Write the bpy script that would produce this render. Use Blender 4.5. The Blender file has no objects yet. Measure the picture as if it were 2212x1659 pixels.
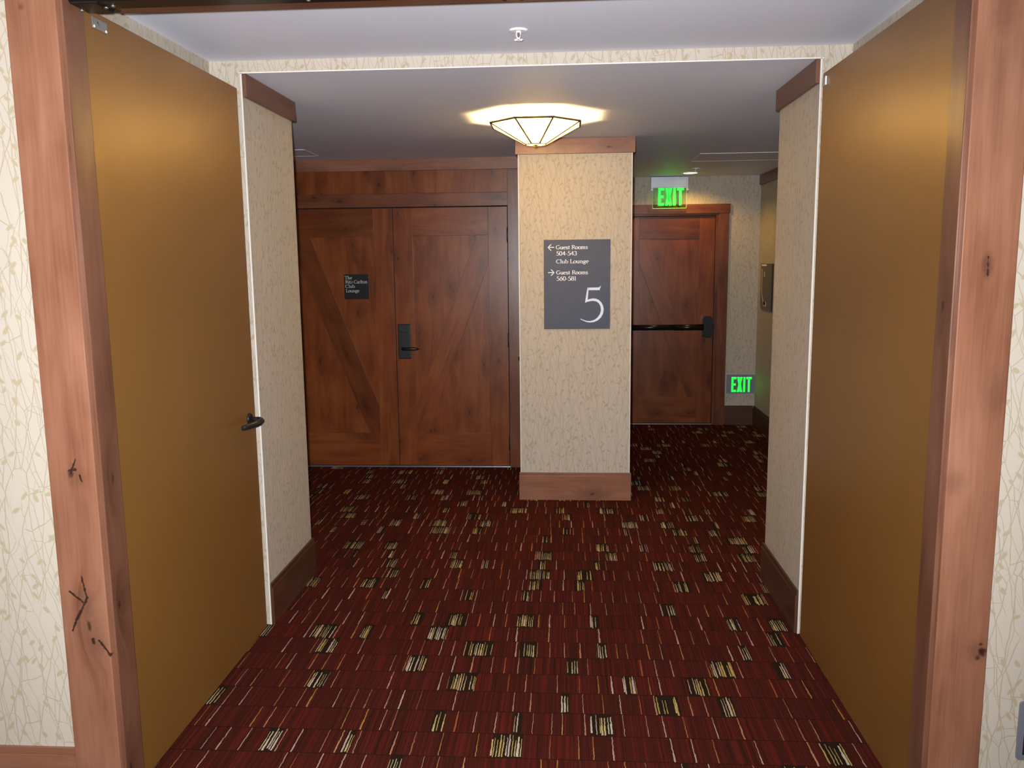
import bpy, bmesh, math, random
from mathutils import Vector, Matrix

random.seed(7)
scene = bpy.context.scene
COL = scene.collection

# ------------------------------------------------------------------ camera
W_PX, H_PX, F_PX = 2212, 1659, 1798.88
CAM = Vector((0.0, 0.0, 1.70))
R3 = Vector((0.9979221, 0.0635257, -0.0107659))
U3 = Vector((0.0013698, 0.1461352, 0.9892637))
F2 = Vector((-0.0644169, 0.9872229, -0.1457445))
cam_data = bpy.data.cameras.new('camera')
cam_data.sensor_width = 36.0
cam_data.lens = 36.0 * F_PX / W_PX
cam_data.clip_start = 0.05
cam = bpy.data.objects.new('camera', cam_data)
m = Matrix.Identity(4)
for i in range(3):
    m[i][0], m[i][1], m[i][2], m[i][3] = R3[i], U3[i], -F2[i], CAM[i]
cam.matrix_world = m
COL.objects.link(cam)
scene.camera = cam

# ------------------------------------------------------------------ world, exposure
world = bpy.data.worlds.new('world')
scene.world = world
world.use_nodes = True
world.node_tree.nodes['Background'].inputs[0].default_value = (0.05, 0.05, 0.055, 1)
world.node_tree.nodes['Background'].inputs[1].default_value = 0.2
vs = scene.view_settings
vs.view_transform = 'Standard'
vs.look = 'None'
vs.gamma = 1.0
vs.use_curve_mapping = False
vs.exposure = 0.0

# ------------------------------------------------------------------ the photographer's flash and added lobby fill lights
def light(name, kind, loc, energy, color, size=0.05, aim=None, spot=None, blend=0.5):
    d = bpy.data.lights.new(name, kind)
    d.energy = energy
    d.color = color
    if kind == 'AREA':
        d.shape = 'DISK'
        d.size = size
    else:
        d.shadow_soft_size = size
    if spot:
        d.spot_size = spot
        d.spot_blend = blend
    o = bpy.data.objects.new(name, d)
    o.location = loc
    if aim is not None:
        o.rotation_euler = (Vector(aim) - Vector(loc)).to_track_quat('-Z', 'Y').to_euler()
    COL.objects.link(o)
    return o

fl = CAM + R3 * -0.045 + U3 * 0.05 + F2 * 0.03
light('camera_flash', 'SPOT', fl, 850.0, (0.94, 0.96, 1.0), 0.018, aim=fl + F2 * 1.0 + U3 * 0.04 - R3 * 0.07, spot=math.radians(116), blend=1.0)
light('lobby_fill', 'POINT', (-2.2, 0.2, 2.55), 12.0, (1.0, 0.86, 0.68), 0.12)  # unseen fill lights without fixtures, added to raise the ambient light
light('lobby_fill', 'POINT', (2.0, 0.2, 2.55), 12.0, (1.0, 0.86, 0.68), 0.12)

# ------------------------------------------------------------------ node helper
def srgb(r, g, b):
    f = lambda c: (c / 12.92 if c <= 0.04045 else ((c + 0.055) / 1.055) ** 2.4)
    return (f(r / 255), f(g / 255), f(b / 255), 1.0)

def dim(c, k):
    return tuple(v * k for v in c[:3]) + (1.0,)

class NT:
    def __init__(s, name):
        s.mat = bpy.data.materials.new(name)
        s.mat.use_nodes = True
        s.t = s.mat.node_tree
        s.n = s.t.nodes
        s.b = s.n['Principled BSDF']
        s.out = s.n['Material Output']
    def put(s, node, i, v):
        if v is None:
            return
        if isinstance(v, bpy.types.NodeSocket):
            s.t.links.new(v, node.inputs[i])
        else:
            node.inputs[i].default_value = v
    def m(s, op, a, b=None, c=None, clamp=False):
        n = s.n.new('ShaderNodeMath')
        n.operation = op
        n.use_clamp = clamp
        s.put(n, 0, a)
        s.put(n, 1, b)
        s.put(n, 2, c)
        return n.outputs[0]
    def smooth(s, x, a, b):            # 0 below a, 1 above b
        n = s.n.new('ShaderNodeMapRange')
        n.interpolation_type = 'SMOOTHSTEP'
        s.put(n, 0, x)
        s.put(n, 1, a)
        s.put(n, 2, b)
        n.inputs[3].default_value = 0.0
        n.inputs[4].default_value = 1.0
        return n.outputs[0]
    def lin(s, x, a, b, c, d):
        n = s.n.new('ShaderNodeMapRange')
        s.put(n, 0, x)
        for i, v in enumerate((a, b, c, d)):
            s.put(n, i + 1, v)
        return n.outputs[0]
    def vec(s, x=0.0, y=0.0, z=0.0):
        n = s.n.new('ShaderNodeCombineXYZ')
        s.put(n, 0, x)
        s.put(n, 1, y)
        s.put(n, 2, z)
        return n.outputs[0]
    def sep(s, v):
        n = s.n.new('ShaderNodeSeparateXYZ')
        s.put(n, 0, v)
        return n.outputs
    def uv(s):
        return s.sep(s.n.new('ShaderNodeTexCoord').outputs['UV'])
    def pos(s):
        return s.sep(s.n.new('ShaderNodeNewGeometry').outputs['Position'])
    def rnd(s):
        return s.n.new('ShaderNodeObjectInfo').outputs['Random']
    def noise(s, v, scale=1.0, detail=2.0, rough=0.5, dist=0.0):
        n = s.n.new('ShaderNodeTexNoise')
        s.put(n, 'Vector', v)
        n.inputs['Scale'].default_value = scale
        n.inputs['Detail'].default_value = detail
        n.inputs['Roughness'].default_value = rough
        n.inputs['Distortion'].default_value = dist
        return n.outputs[0]
    def wn(s, v):
        n = s.n.new('ShaderNodeTexWhiteNoise')
        n.noise_dimensions = '3D'
        s.put(n, 'Vector', v)
        return n.outputs['Value']
    def vor(s, v, feature='F1', rnd=1.0):
        n = s.n.new('ShaderNodeTexVoronoi')
        n.voronoi_dimensions = '2D'
        n.feature = feature
        s.put(n, 'Vector', v)
        n.inputs['Scale'].default_value = 1.0
        n.inputs['Randomness'].default_value = rnd
        return n.outputs
    def mix(s, f, a, b, mode='MIX'):
        n = s.n.new('ShaderNodeMix')
        n.data_type = 'RGBA'
        n.blend_type = mode
        s.put(n, 0, f)
        s.put(n, 6, a)
        s.put(n, 7, b)
        return n.outputs[2]
    def ramp(s, f, stops, interp='LINEAR'):
        n = s.n.new('ShaderNodeValToRGB')
        n.color_ramp.interpolation = interp
        e = n.color_ramp.elements
        while len(e) < len(stops):
            e.new(0.5)
        for i, (p, c) in enumerate(stops):
            e[i].position = p
            e[i].color = c
        s.put(n, 0, f)
        return n.outputs[0]
    def bump(s, h, strength=0.3, dist=0.002):
        n = s.n.new('ShaderNodeBump')
        n.inputs['Strength'].default_value = strength
        n.inputs['Distance'].default_value = dist
        s.put(n, 'Height', h)
        s.t.links.new(n.outputs[0], s.b.inputs['Normal'])
    def set(s, **k):
        names = dict(color='Base Color', rough='Roughness', metal='Metallic', spec='Specular IOR Level',
                     coat='Coat Weight', coatr='Coat Roughness', em='Emission Color', ems='Emission Strength',
                     trans='Transmission Weight', ior='IOR', alpha='Alpha')
        for a, v in k.items():
            s.put(s.b, names[a], v)
        return s.mat

MAT = {}

# ------------------------------------------------------------------ wallpaper with twigs and leaves
def wallpaper():
    t = NT('twig_wallpaper')
    u, v, _ = t.uv()
    n1 = t.noise(t.vec(t.m('MULTIPLY', u, 9.0), t.m('MULTIPLY', v, 9.0), 1.3), 1.0, 2.0)
    n2 = t.noise(t.vec(t.m('MULTIPLY', u, 9.0), t.m('MULTIPLY', v, 9.0), 7.7), 1.0, 2.0)
    uu = t.m('ADD', u, t.m('MULTIPLY', t.m('SUBTRACT', n1, 0.5), 0.024))
    vv = t.m('ADD', v, t.m('MULTIPLY', t.m('SUBTRACT', n2, 0.5), 0.05))
    lines = None
    for su, sv, sk, off, w in ((23.0, 5.6, 0.13, 0.0, 0.029), (19.0, 4.6, -0.20, 5.3, 0.027), (29.0, 7.2, 0.24, 11.7, 0.030)):
        a = t.m('ADD', t.m('MULTIPLY', t.m('ADD', uu, t.m('MULTIPLY', vv, sk)), su), off)
        b = t.m('ADD', t.m('MULTIPLY', vv, sv), off)
        d = t.vor(t.vec(a, b), 'DISTANCE_TO_EDGE')[0]
        d2 = t.vor(t.vec(a, t.m('ADD', b, 0.02)), 'DISTANCE_TO_EDGE')[0]
        l = t.m('SUBTRACT', 1.0, t.smooth(d, w * 0.35, w * 1.4))
        # twigs climb: edges lying flat are dropped
        flat = t.m('ABSOLUTE', t.m('DIVIDE', t.m('SUBTRACT', d2, d), 0.02))
        l = t.m('MULTIPLY', l, t.m('SUBTRACT', 1.0, t.smooth(flat, 0.62, 0.88)))
        # parts of the network are left out, so that twigs end freely
        gate = t.smooth(t.noise(t.vec(t.m('MULTIPLY', uu, 7.0), t.m('MULTIPLY', vv, 4.0), off), 1.0, 1.0), 0.36, 0.43)
        l = t.m('MULTIPLY', l, gate)
        lines = l if lines is None else t.m('MAXIMUM', lines, l)
    leaves = None
    for su, sv, sk, off in ((30.0, 21.0, 0.55, 2.1), (27.0, 19.0, -0.6, 8.4)):
        a = t.m('ADD', t.m('MULTIPLY', t.m('ADD', uu, t.m('MULTIPLY', vv, sk)), su), off)
        o = t.vor(t.vec(a, t.m('ADD', t.m('MULTIPLY', vv, sv), off)), 'F1')
        keep = t.m('GREATER_THAN', t.sep(o['Color'])[0], 0.76)
        l = t.m('MULTIPLY', t.m('SUBTRACT', 1.0, t.smooth(o['Distance'], 0.16, 0.26)), keep)
        leaves = l if leaves is None else t.m('MAXIMUM', leaves, l)
    mask = t.m('MAXIMUM', t.m('MULTIPLY', lines, 0.78), t.m('MULTIPLY', leaves, 0.8))
    weave = t.noise(t.vec(t.m('MULTIPLY', u, 60.0), t.m('MULTIPLY', v, 620.0), 0.0), 1.0, 2.0)
    base = t.mix(weave, dim(srgb(216, 202, 184), .61), dim(srgb(232, 220, 203), .61))
    fig = t.mix(leaves, dim(srgb(200, 181, 146), .53), dim(srgb(206, 190, 150), .55))
    col = t.mix(t.m('MULTIPLY', mask, 0.95), base, fig)
    t.bump(weave, 0.14, 0.0006)
    return t.set(color=col, rough=0.62, spec=0.25)
MAT['paper'] = wallpaper()

# ------------------------------------------------------------------ knotty stained alder
def wood(name, dark, mid, light_, cracks=(), knots=(), rough=0.34, knotty=0.55):
    t = NT(name)
    u, v, _ = t.uv()
    r = t.m('MULTIPLY', t.rnd(), 37.0)
    u0 = t.m('ADD', u, r)
    v0 = t.m('ADD', v, t.m('MULTIPLY', r, 1.7))
    o = t.vor(t.vec(t.m('MULTIPLY', u0, 6.0), t.m('MULTIPLY', v0, 2.1)), 'F1')
    keep = t.m('LESS_THAN', t.sep(o['Color'])[1], knotty)
    d = t.m('ADD', o['Distance'], t.m('MULTIPLY', t.m('SUBTRACT', t.noise(t.vec(t.m('MULTIPLY', u0, 60.0), t.m('MULTIPLY', v0, 35.0), 3.0)), 0.5), 0.09))
    swirl = t.m('MULTIPLY', t.m('SUBTRACT', 1.0, t.smooth(d, 0.0, 0.42)), keep)
    # grain bends round the knots
    gu = t.m('ADD', u0, t.m('MULTIPLY', swirl, 0.06))
    g1 = t.noise(t.vec(t.m('MULTIPLY', gu, 16.0), t.m('MULTIPLY', v0, 1.5), 0.0), 1.0, 4.0, 0.55, 0.6)
    g2 = t.noise(t.vec(t.m('MULTIPLY', gu, 130.0), t.m('MULTIPLY', v0, 4.0), 5.0), 1.0, 3.0, 0.6)
    g3 = t.noise(t.vec(t.m('MULTIPLY', gu, 5.0), t.m('MULTIPLY', v0, 2.6), 9.0), 1.0, 3.0, 0.55)
    f = t.m('ADD', t.m('MULTIPLY', g1, 0.45), t.m('ADD', t.m('MULTIPLY', g2, 0.22), t.m('MULTIPLY', g3, 0.42)))
    col = t.ramp(f, [(0.36, dark), (0.52, mid), (0.70, light_)])
    smudge = t.m('MULTIPLY', swirl, 0.38)
    col = t.mix(smudge, col, tuple(c * 0.45 for c in dark[:3]) + (1,))
    core = t.m('MULTIPLY', t.m('SUBTRACT', 1.0, t.smooth(d, 0.015, 0.055)), keep)
    mask = t.m('MULTIPLY', core, 0.75)
    if cracks or knots:
        px, py, pz = t.pos()
        wob = t.m('MULTIPLY', t.m('SUBTRACT', t.noise(t.vec(px, py, pz), 90.0, 2.0), 0.5), 0.010)
        for ax, az, bx, bz, w in cracks:
            dx, dz = bx - ax, bz - az
            L2 = dx * dx + dz * dz
            qx = t.m('SUBTRACT', px, ax)
            qz = t.m('SUBTRACT', pz, az)
            h = t.m('DIVIDE', t.m('ADD', t.m('MULTIPLY', qx, dx), t.m('MULTIPLY', qz, dz)), L2, clamp=True)
            ex = t.m('SUBTRACT', qx, t.m('MULTIPLY', h, dx))
            ez = t.m('SUBTRACT', qz, t.m('MULTIPLY', h, dz))
            dd = t.m('SQRT', t.m('ADD', t.m('MULTIPLY', ex, ex), t.m('MULTIPLY', ez, ez)))
            dd = t.m('ADD', dd, wob)
            mask = t.m('MAXIMUM', mask, t.m('MULTIPLY', t.m('SUBTRACT', 1.0, t.smooth(dd, w * 0.5, w * 1.6)), 0.92))
        for ax, az, rx, rz, k in knots:
            ex = t.m('DIVIDE', t.m('SUBTRACT', px, ax), rx)
            ez = t.m('DIVIDE', t.m('SUBTRACT', pz, az), rz)
            dd = t.m('SQRT', t.m('ADD', t.m('MULTIPLY', ex, ex), t.m('MULTIPLY', ez, ez)))
            dd = t.m('ADD', dd, t.m('MULTIPLY', wob, 60.0))
            mask = t.m('MAXIMUM', mask, t.m('MULTIPLY', t.m('SUBTRACT', 1.0, t.smooth(dd, 0.2, 1.0)), k))
    col = t.mix(mask, col, srgb(38, 24, 20))
    t.bump(t.noise(t.vec(t.m('MULTIPLY', u, 130.0), t.m('MULTIPLY', v, 4.0), 5.0), 1.0, 1.0), 0.06, 0.001)
    return t.set(color=col, rough=rough, spec=0.32)

ALDER = (dim(srgb(128, 79, 58), .63), dim(srgb(156, 104, 79), .63), dim(srgb(176, 123, 97), .63))
MAT['wood'] = wood('alder_trim', *ALDER)
MAT['wood_plain'] = wood('alder_jamb', *[dim(c, .62) for c in ALDER], knotty=0.25)
MAT['wood_dark'] = wood('dark_alder_base', *[dim(c, .34) for c in ALDER], knotty=0.25, rough=0.4)
MAT['casing_left'] = wood('alder_casing_cracked', *ALDER, knotty=0.12,
    cracks=[(-1.4478, 1.1347, -1.4580, 1.112, .0022), (-1.458, 1.112, -1.466, 1.092, .003), (-1.472, 1.100, -1.452, 1.103, .0035),
            (-1.4400, 1.085, -1.4350, 1.068, .003), (-1.462, .770, -1.4505, .700, .0022), (-1.4505, .705, -1.460, .682, .0042),
            (-1.5039, .7243, -1.4590, .686, .0032), (-1.460, .684, -1.4904, .6311, .0034), (-1.4904, .6311, -1.5049, .597, .0024),
            (-1.424, .568, -1.392, .520, .0034), (-1.443, .570, -1.441, .560, .0045)],
    knots=[(-1.466, 1.09, .016, .022, .75), (-1.455, 1.08, .05, .055, .22), (-1.455, .69, .04, .07, .22), (-1.488, 2.405, .012, .014, .4), (-1.43, .55, .04, .05, .18)])
MAT['casing_right'] = wood('alder_casing_knotted', *ALDER, knotty=0.12,
    cracks=[(1.1227, 1.6979, 1.1245, 1.6500, .0018)],
    knots=[(1.123, 1.675, .022, .05, .45), (1.184, .584, .020, .022, .95), (1.172, .566, .012, .014, .8), (1.178, .606, .010, .008, .8), (1.172, .585, .05, .05, .3), (1.165, 1.33, .05, .10, .22), (1.075, 1.08, .05, .05, .2), (1.12, 2.33, .05, .10, .25)])
STAIN = (dim(srgb(92, 44, 20), .78), dim(srgb(124, 64, 29), .78), dim(srgb(146, 84, 42), .78))
MAT['door_wood'] = wood('stained_alder_door', *STAIN, rough=0.30, knotty=0.45)
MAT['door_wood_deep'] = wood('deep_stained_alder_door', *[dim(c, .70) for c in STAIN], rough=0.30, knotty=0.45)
MAT['frame_wood'] = wood('stained_alder_frame', dim(srgb(84, 44, 30), .8), dim(srgb(112, 64, 42), .8), dim(srgb(134, 82, 56), .8), rough=0.30, knotty=0.6)

# ------------------------------------------------------------------ carpet with rows of stripes and strokes
def carpet():
    t = NT('striped_carpet')
    x, y, _ = t.pos()
    row_f = t.m('DIVIDE', t.m('ADD', y, 0.017), 0.1485)
    row = t.m('FLOOR', row_f)
    fy = t.m('FRACT', row_f)
    wob = t.m('SUBTRACT', t.noise(t.vec(t.m('MULTIPLY', x, 70.0), t.m('MULTIPLY', y, 70.0), 0.0), 1.0, 1.0), 0.5)
    step = t.m('SUBTRACT', t.wn(t.vec(t.m('FLOOR', t.m('DIVIDE', x, 0.03)), t.m('FLOOR', t.m('DIVIDE', y, 0.021)), 4.0)), 0.5)
    xw = t.m('ADD', x, t.m('ADD', t.m('MULTIPLY', wob, 0.004), t.m('MULTIPLY', step, 0.0016)))
    shift = t.m('MULTIPLY', t.wn(t.vec(row, 0.0, 17.0)), 3.0)
    xs = t.m('ADD', xw, shift)
    # fine red stripes
    s1 = t.noise(t.vec(t.m('MULTIPLY', xs, 125.0), t.m('MULTIPLY', row, 13.7), 0.0), 1.0, 1.0)
    s2 = t.noise(t.vec(t.m('MULTIPLY', xs, 9.0), t.m('MULTIPLY', row, 5.1), 3.0), 1.0, 1.0)
    ground = t.ramp(t.m('ADD', t.m('MULTIPLY', s1, 0.8), t.m('MULTIPLY', s2, 0.2)),
                    [(0.30, srgb(50, 26, 18)), (0.42, srgb(92, 34, 26)), (0.50, srgb(66, 31, 22)), (0.57, srgb(118, 38, 28)), (0.64, srgb(80, 30, 28)), (0.72, srgb(114, 54, 28))])
    # single strokes
    def strokes(cell, presence, wmin, wmax, seed, lo, hi):
        q = t.m('DIVIDE', xs, cell)
        i = t.m('FLOOR', q)
        fx = t.m('FRACT', q)
        r1 = t.wn(t.vec(i, row, seed))
        r2 = t.wn(t.vec(i, row, seed + 1.0))
        r3 = t.wn(t.vec(i, row, seed + 2.0))
        r4 = t.wn(t.vec(i, row, seed + 3.0))
        cen = t.lin(r2, 0.0, 1.0, 0.25, 0.75)
        dist = t.m('MULTIPLY', t.m('ABSOLUTE', t.m('SUBTRACT', fx, cen)), cell)
        hw = t.lin(t.m('POWER', r3, 2.0), 0.0, 1.0, wmin, wmax)
        # the width changes part of the way along
        hw = t.m('MULTIPLY', hw, t.lin(t.m('GREATER_THAN', fy, t.lin(r4, 0, 1, 0.25, 0.8)), 0.0, 1.0, 1.25, 0.75))
        on = t.m('LESS_THAN', r1, presence)
        inside = t.m('SUBTRACT', 1.0, t.smooth(t.m('SUBTRACT', dist, hw), -0.0003, 0.0003))
        ends = t.m('MULTIPLY', t.m('GREATER_THAN', fy, t.m('MULTIPLY', r2, lo)), t.m('LESS_THAN', fy, t.lin(r4, 0, 1, 1.0 - hi, 0.985)))
        return t.m('MULTIPLY', t.m('MULTIPLY', inside, on), ends), r4, r3
    a, ar, _ = strokes(0.070, 0.70, 0.0009, 0.0026, 20.0, 0.02, 0.02)
    acol = t.ramp(ar, [(0.0, srgb(222, 188, 178)), (0.28, srgb(208, 152, 80)), (0.52, srgb(216, 156, 118)), (0.76, srgb(228, 206, 184)), (0.92, srgb(196, 104, 60))], 'CONSTANT')
    # dark blocks holding bundles of pale strokes
    bc = 0.30
    q = t.m('DIVIDE', xs, bc)
    i = t.m('FLOOR', q)
    fx = t.m('MULTIPLY', t.m('FRACT', q), bc)
    b1 = t.wn(t.vec(i, row, 40.0))
    b2 = t.wn(t.vec(i, row, 41.0))
    b3 = t.wn(t.vec(i, row, 42.0))
    half = t.lin(t.m('POWER', b2, 1.6), 0, 1, 0.014, 0.062)
    cen = t.lin(b3, 0, 1, 0.07, 0.23)
    blk = t.m('MULTIPLY', t.m('LESS_THAN', t.m('ABSOLUTE', t.m('SUBTRACT', fx, cen)), half), t.m('LESS_THAN', b1, 0.62))
    c, cr, _ = strokes(0.0105, 0.84, 0.0011, 0.0036, 60.0, 0.12, 0.28)
    ccol = t.ramp(cr, [(0.0, srgb(232, 206, 142)), (0.4, srgb(238, 224, 196)), (0.62, srgb(224, 190, 116)), (0.85, srgb(230, 200, 184))], 'CONSTANT')
    col = t.mix(a, ground, acol)
    block = t.mix(c, srgb(48, 34, 22), ccol)
    col = t.mix(blk, col, block)
    gap = t.m('GREATER_THAN', fy, 0.968)
    col = t.mix(t.m('MULTIPLY', gap, 0.85), col, srgb(46, 26, 18))
    col = t.mix(1.0, col, (.62, .62, .62, 1), 'MULTIPLY')
    pile = t.noise(t.vec(t.m('MULTIPLY', x, 700.0), t.m('MULTIPLY', y, 700.0), 0.0), 1.0, 2.0)
    col = t.mix(t.m('MULTIPLY', pile, 0.35), col, (0.01, 0.006, 0.005, 1))
    t.bump(pile, 0.5, 0.002)
    t.set(color=col, rough=0.95, spec=0.05)
    return t.mat
MAT['carpet'] = carpet()

# ------------------------------------------------------------------ plain materials
def ceiling_paint():
    t = NT('ceiling_paint')
    x, y, z = t.pos()
    n = t.noise(t.vec(x, y, z), 1.6, 4.0, 0.6)
    f = t.noise(t.vec(x, y, z), 60.0, 3.0, 0.6)
    col = t.mix(n, srgb(228, 230, 242), srgb(238, 239, 250))
    t.bump(t.m('ADD', t.m('MULTIPLY', n, 4.0), t.m('MULTIPLY', f, 0.15)), 0.12, 0.004)
    return t.set(color=col, rough=0.55, spec=0.3)
MAT['ceiling'] = ceiling_paint()

def satin_gold():
    t = NT('bronze_gold_paint')
    x, y, z = t.pos()
    n = t.noise(t.vec(x, t.m('MULTIPLY', y, 1.0), t.m('MULTIPLY', z, 0.5)), 5.0, 3.0)
    f = t.noise(t.vec(t.m('MULTIPLY', x, 1.0), y, z), 380.0, 2.0)
    col = t.mix(n, dim(srgb(144, 100, 46), .74), dim(srgb(154, 108, 52), .74))
    col = t.mix(t.m('MULTIPLY', f, 0.25), col, dim(srgb(120, 80, 40), .7))
    t.bump(f, 0.06, 0.0008)
    return t.set(color=col, rough=0.37, spec=0.55, metal=0.2)
MAT['gold'] = satin_gold()

def plain(name, c, rough=0.5, metal=0.0, var=0.06, spec=0.4, scale=18.0):
    t = NT(name)
    x, y, z = t.pos()
    n = t.noise(t.vec(x, y, z), scale, 3.0, 0.6)
    d = tuple(k * (1 - var) for k in c[:3]) + (1,)
    e = tuple(min(1, k * (1 + var)) for k in c[:3]) + (1,)
    return t.set(color=t.mix(n, d, e), rough=rough, metal=metal, spec=spec)
MAT['black'] = plain('black_hardware', srgb(30, 30, 30), 0.38, 0.2, 0.15, 0.45)
MAT['black_bar'] = plain('black_enamel', srgb(14, 16, 17), 0.32, 0.0, 0.1, 0.4)
MAT['bronze'] = plain('oiled_bronze', srgb(46, 46, 44), 0.35, 0.6, 0.15)
MAT['steel'] = plain('brushed_steel', srgb(168, 172, 174), 0.32, 0.85, 0.08, 0.5, 60)
MAT['white_metal'] = plain('white_enamel', srgb(236, 234, 236), 0.35, 0.0, 0.02)
MAT['guard'] = plain('white_corner_bead', srgb(214, 208, 198), 0.4, 0.0, 0.02)
MAT['sign'] = plain('slate_sign', srgb(59, 63, 80), 0.5, 0.0, 0.10, 0.3, 26)
MAT['sign_black'] = plain('black_sign', srgb(20, 21, 20), 0.4, 0.0, 0.1, 0.3)
MAT['letter'] = plain('white_lettering', srgb(236, 236, 236), 0.5, 0.0, 0.01)
MAT['letter_blue'] = plain('pale_blue_numeral', srgb(214, 224, 246), 0.5, 0.0, 0.01)
MAT['letter_grey'] = plain('grey_lettering', srgb(186, 186, 182), 0.5, 0.0, 0.01)
MAT['grey_plate'] = plain('grey_plate', srgb(124, 126, 138), 0.4, 0.3, 0.05)
MAT['grey_housing'] = plain('grey_housing', srgb(196, 196, 208), 0.35, 0.3, 0.03)
MAT['plate_grey'] = plain('zinc_plate', srgb(150, 150, 146), 0.45, 0.0, 0.06)
MAT['dark'] = plain('dark_gap', srgb(16, 12, 10), 0.8)
MAT['red_bulb'] = plain('red_glass_bulb', srgb(150, 20, 40), 0.15)
MAT['plan'] = plain('grey_plan_sign', srgb(98, 88, 72), 0.45, 0.1, 0.12, 0.4, 14)
MAT['came'] = plain('dark_bronze_came', srgb(50, 38, 18), 0.5, 0.0)
MAT['brass'] = plain('aged_brass', srgb(150, 124, 40), 0.35, 0.7)
MAT['threshold'] = plain('aluminium_threshold', srgb(150, 152, 164), 0.3, 0.8)
MAT['lobby_paint'] = plain('lobby_paint', srgb(232, 224, 210), 0.6, 0.0, 0.03)

def emitter(name, c, s):
    t = NT(name)
    return t.set(color=c, em=c, ems=s, rough=0.5)
MAT['exit_green'] = emitter('exit_green_letters', srgb(30, 255, 70), 1.25)
MAT['exit_edge'] = emitter('exit_lit_edge', srgb(120, 240, 90), 0.7)
MAT['edge_pale'] = plain('polished_acrylic_edge', srgb(196, 206, 170), 0.2)
MAT['downlight'] = emitter('downlight_lens', srgb(255, 240, 205), 6.0)

def shade_glass():
    t = NT('opal_art_glass')
    x, y, z = t.pos()
    n = t.noise(t.vec(x, y, z), 9.0, 3.0)
    c = t.mix(n, srgb(255, 244, 205), srgb(255, 248, 222))
    tr = t.n.new('ShaderNodeBsdfTranslucent')
    t.put(tr, 0, c)
    df = t.n.new('ShaderNodeBsdfDiffuse')
    t.put(df, 0, c)
    mx = t.n.new('ShaderNodeMixShader')
    mx.inputs[0].default_value = 0.80
    t.t.links.new(df.outputs[0], mx.inputs[1])
    t.t.links.new(tr.outputs[0], mx.inputs[2])
    t.t.links.new(mx.outputs[0], t.out.inputs[0])
    return t.mat
MAT['opal'] = shade_glass()

def acrylic():
    t = NT('clear_acrylic')
    g = t.n.new('ShaderNodeBsdfGlass')
    g.inputs['Color'].default_value = (0.90, 0.97, 0.88, 1)
    g.inputs['Roughness'].default_value = 0.02
    g.inputs['IOR'].default_value = 1.08
    tr = t.n.new('ShaderNodeBsdfTransparent')
    tr.inputs[0].default_value = (0.93, 0.98, 0.92, 1)
    mx = t.n.new('ShaderNodeMixShader')
    mx.inputs[0].default_value = 0.75
    t.t.links.new(g.outputs[0], mx.inputs[1])
    t.t.links.new(tr.outputs[0], mx.inputs[2])
    t.t.links.new(mx.outputs[0], t.out.inputs[0])
    return t.mat
MAT['acrylic'] = acrylic()

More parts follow.
